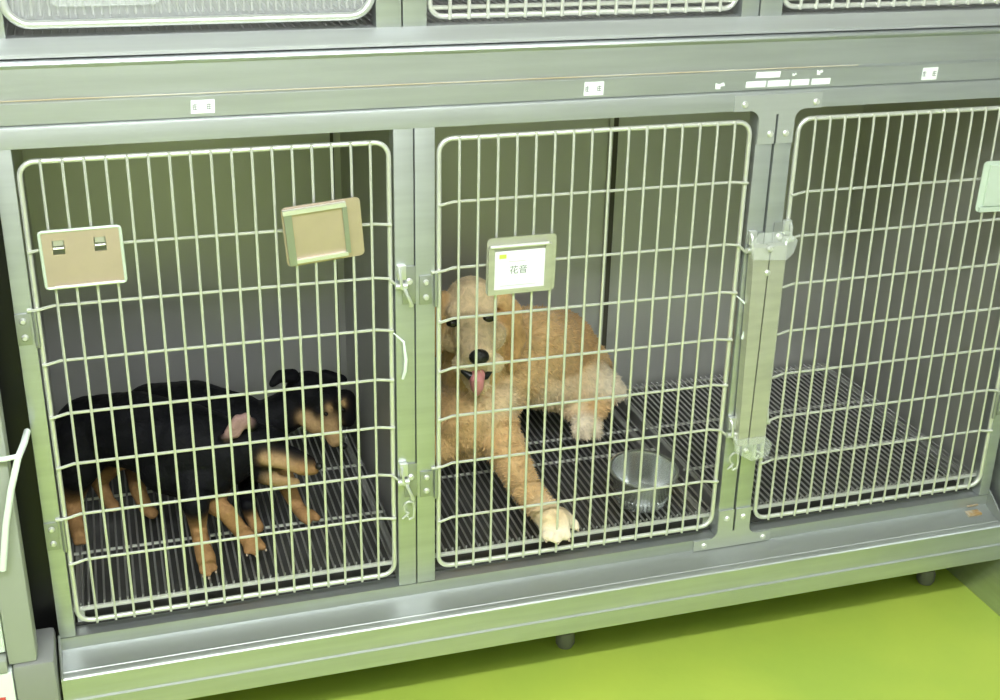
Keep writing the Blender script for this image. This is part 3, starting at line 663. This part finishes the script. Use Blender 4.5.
# front black and tan dog, standing low with its head turned down to the right
A = thing('dog', (0.4063, 0.2000, -0.7647), 'black and tan dog in front, standing crouched, pink inside of its folded ear showing', 'dog')
ach = [
 [((0.2956, 0.3300, -0.5896), .064, BLK), ((0.3742, 0.2900, -0.5803), .072, BLK), ((0.4578, 0.2400, -0.5972), .078, BLK), ((0.5207, 0.2200, -0.6100), .066, BLK)],
 [((0.4287, 0.2300, -0.6227), .060, BLK), ((0.4864, 0.2000, -0.6417), .052, BLK)],
 [((0.2740, 0.3000, -0.5923), .046, BLK), ((0.2601, 0.2800, -0.6249), .036, BLK)],
 [((0.5207, 0.2200, -0.6100), .052, BLK), ((0.5704, 0.2100, -0.5994), .046, BLK), ((0.5977, 0.2000, -0.6022), .042, BLK)],
 [((0.6066, 0.1900, -0.6126), .030, BLK), ((0.6390, 0.1650, -0.6104), .0200, BLK), ((0.6652, 0.1500, -0.6165), .0145, BLK)],
 [((0.5928, 0.1650, -0.6040), .014, TAN2), ((0.6245, 0.1520, -0.6118), .0125, TAN2), ((0.6548, 0.1430, -0.6236), .0125, TAN), ((0.6740, 0.1400, -0.6268), .0095, TAN)],
 [((0.5861, 0.1850, -0.6461), .018, BLK), ((0.6118, 0.1650, -0.6536), .0120, TAN2), ((0.6428, 0.1550, -0.6548), .0085, TAN2)],
 # ear folded back
 [((0.5740, 0.1850, -0.5433), .012, BLK), ((0.5489, 0.1720, -0.5258), .0105, PNK), ((0.5300, 0.1700, -0.5460), .0070, PNK)],
 [((0.5632, 0.1750, -0.5252), .010, PNK), ((0.5436, 0.1700, -0.5518), .0080, PNK), ((0.5191, 0.1720, -0.5574), .0060, BLK)],
 # forelegs
 [((0.4629, 0.1900, -0.6391), .040, BLK), ((0.4635, 0.1400, -0.6666), .024, BLK), ((0.4645, 0.1528, -0.7170), .0155, TAN), ((0.4668, 0.1178, -0.7380), .0155, TAN), ((0.4704, 0.0878, -0.7450), .0175, TAN)],
 [((0.4668, 0.0886, -0.7490), .011, TAN), ((0.4623, 0.0633, -0.7550), .0075, TAN)], [((0.4718, 0.0872, -0.7490), .011, TAN), ((0.4700, 0.0546, -0.7550), .0075, TAN)], [((0.4775, 0.0923, -0.7490), .010, TAN), ((0.4815, 0.0677, -0.7550), .0070, TAN)],
 [((0.4983, 0.2100, -0.6632), .036, BLK), ((0.4971, 0.1800, -0.6901), .0210, TAN), ((0.5149, 0.1500, -0.6945), .0165, TAN), ((0.5370, 0.1476, -0.7340), .0148, TAN), ((0.5530, 0.1229, -0.7450), .0170, TAN)],
 [((0.5477, 0.1258, -0.7500), .010, TAN), ((0.5434, 0.1076, -0.7550), .0072, TAN)], [((0.5546, 0.1239, -0.7500), .010, TAN), ((0.5567, 0.1005, -0.7550), .0074, TAN)], [((0.5624, 0.1287, -0.7500), .010, TAN), ((0.5725, 0.1133, -0.7550), .0072, TAN)],
 # hind legs
 [((0.2822, 0.3000, -0.6138), .050, BLK), ((0.2639, 0.2700, -0.6529), .030, BLK), ((0.2536, 0.2868, -0.7020), .0190, TAN), ((0.2535, 0.2618, -0.7340), .0140, TAN), ((0.2589, 0.2358, -0.7470), .0150, TAN)],
 [((0.2569, 0.2378, -0.7500), .011, TAN), ((0.2545, 0.2187, -0.7550), .0078, TAN)], [((0.2638, 0.2359, -0.7500), .011, TAN), ((0.2665, 0.2189, -0.7550), .0078, TAN)],
 [((0.3087, 0.3500, -0.6386), .050, BLK), ((0.3118, 0.3600, -0.6823), .030, TAN), ((0.2982, 0.3600, -0.7104), .0165, TAN), ((0.3125, 0.3350, -0.7420), .0120, TAN), ((0.3205, 0.3221, -0.7490), .0130, TAN)],
 [((0.3237, 0.3450, -0.6677), .024, TAN), ((0.3487, 0.3400, -0.6686), .014, TAN)],
]
def ab(q): return 0.0006 * noise.noise(q * 60)
bodyA, PA, NA, CA = body_mesh('body', ach, 0.0034, 4, A, M['dark'], ab)
ball('nose', (0.6820, 0.1320, -0.6156), 0.0088, M['nose'], A, (0.8, 0.9, 0.8)); ball('eye', (0.6115, 0.1580, -0.5668), 0.0050, M['eye'], A)
for p in ((0.4611, 0.0522, -0.7580), (0.4704, 0.0432, -0.7580), (0.4838, 0.0588, -0.7580), (0.5422, 0.0991, -0.7580), (0.5571, 0.0916, -0.7580), (0.5768, 0.1067, -0.7580)): obj('claw', MB().sphere(p, 0.0028, (0.8, 1.3, 0.8), 8), M['claw'], A)

# rear black and tan dog, behind, looking down to the right
B = thing('dog', (0.5636, 0.4200, -0.8277), 'black and tan dog behind, head at the right with tan brows and muzzle', 'dog')
bch = [
 [((0.4104, 0.4900, -0.6431), .058, BLK), ((0.4920, 0.4700, -0.6440), .064, BLK), ((0.5736, 0.4200, -0.6592), .062, BLK), ((0.6136, 0.4000, -0.6702), .052, BLK)],
 [((0.6077, 0.4100, -0.6588), .044, BLK), ((0.6619, 0.4100, -0.6371), .042, BLK), ((0.7087, 0.4100, -0.6121), .044, BLK)],
 [((0.7090, 0.4100, -0.6034), .047, BLK), ((0.7386, 0.4000, -0.6200), .040, BLK)],
 [((0.7336, 0.3750, -0.6340), .028, BLK), ((0.7412, 0.3550, -0.6561), .0200, TAN2), ((0.7468, 0.3350, -0.6734), .0150, TAN2)],
 [((0.6941, 0.3750, -0.6333), .018, TAN2), ((0.7109, 0.3620, -0.6512), .016, TAN2), ((0.7323, 0.3500, -0.6569), .013, TAN2)],
 [((0.7780, 0.3850, -0.6135), .022, BLK), ((0.7782, 0.3700, -0.6461), .018, BLK)],
 [((0.7407, 0.3550, -0.6102), .0060, TAN2), ((0.7443, 0.3540, -0.6145), .0055, TAN2)], [((0.7691, 0.3580, -0.6043), .0056, TAN2), ((0.7707, 0.3570, -0.6105), .0050, TAN2)],
 # ears
 [((0.6772, 0.3950, -0.5539), .015, BLK), ((0.6527, 0.3850, -0.5466), .0125, BLK), ((0.6358, 0.3780, -0.5585), .0075, BLK)],
 [((0.7425, 0.4000, -0.5637), .014, BLK), ((0.7742, 0.3900, -0.5716), .011, BLK)],
 # forelegs
 [((0.6177, 0.3800, -0.6895), .040, BLK), ((0.6327, 0.3000, -0.7053), .024, TAN), ((0.6408, 0.2311, -0.7170), .0155, TAN), ((0.6521, 0.2146, -0.7440), .0130, TAN), ((0.6627, 0.1884, -0.7480), .0140, TAN)],
 [((0.6649, 0.1913, -0.7500), .010, TAN), ((0.6643, 0.1777, -0.7550), .0072, TAN)], [((0.6733, 0.1965, -0.7500), .010, TAN), ((0.6829, 0.1875, -0.7550), .0072, TAN)],
 [((0.5766, 0.3600, -0.6848), .036, BLK), ((0.5702, 0.2900, -0.7126), .020, BLK), ((0.5584, 0.1948, -0.7120), .0145, BLK), ((0.5644, 0.1975, -0.7420), .0130, TAN), ((0.5702, 0.1749, -0.7490), .0130, TAN)],
 # hind legs
 [((0.4065, 0.4600, -0.6679), .046, BLK), ((0.3701, 0.4200, -0.7132), .026, BLK), ((0.3685, 0.3042, -0.7120), .0150, TAN), ((0.3794, 0.2947, -0.7470), .0130, TAN), ((0.3891, 0.2784, -0.7500), .0120, TAN)],
]
bodyB, PB, NB, CB = body_mesh('body', bch, 0.0034, 4, B, M['dark'], ab)
ball('nose', (0.7600, 0.3220, -0.6819), 0.0090, M['nose'], B, (0.9, 0.8, 0.8)); ball('eye', (0.7335, 0.3500, -0.6221), 0.0045, M['eye'], B); ball('eye', (0.7676, 0.3520, -0.6186), 0.0045, M['eye'], B)
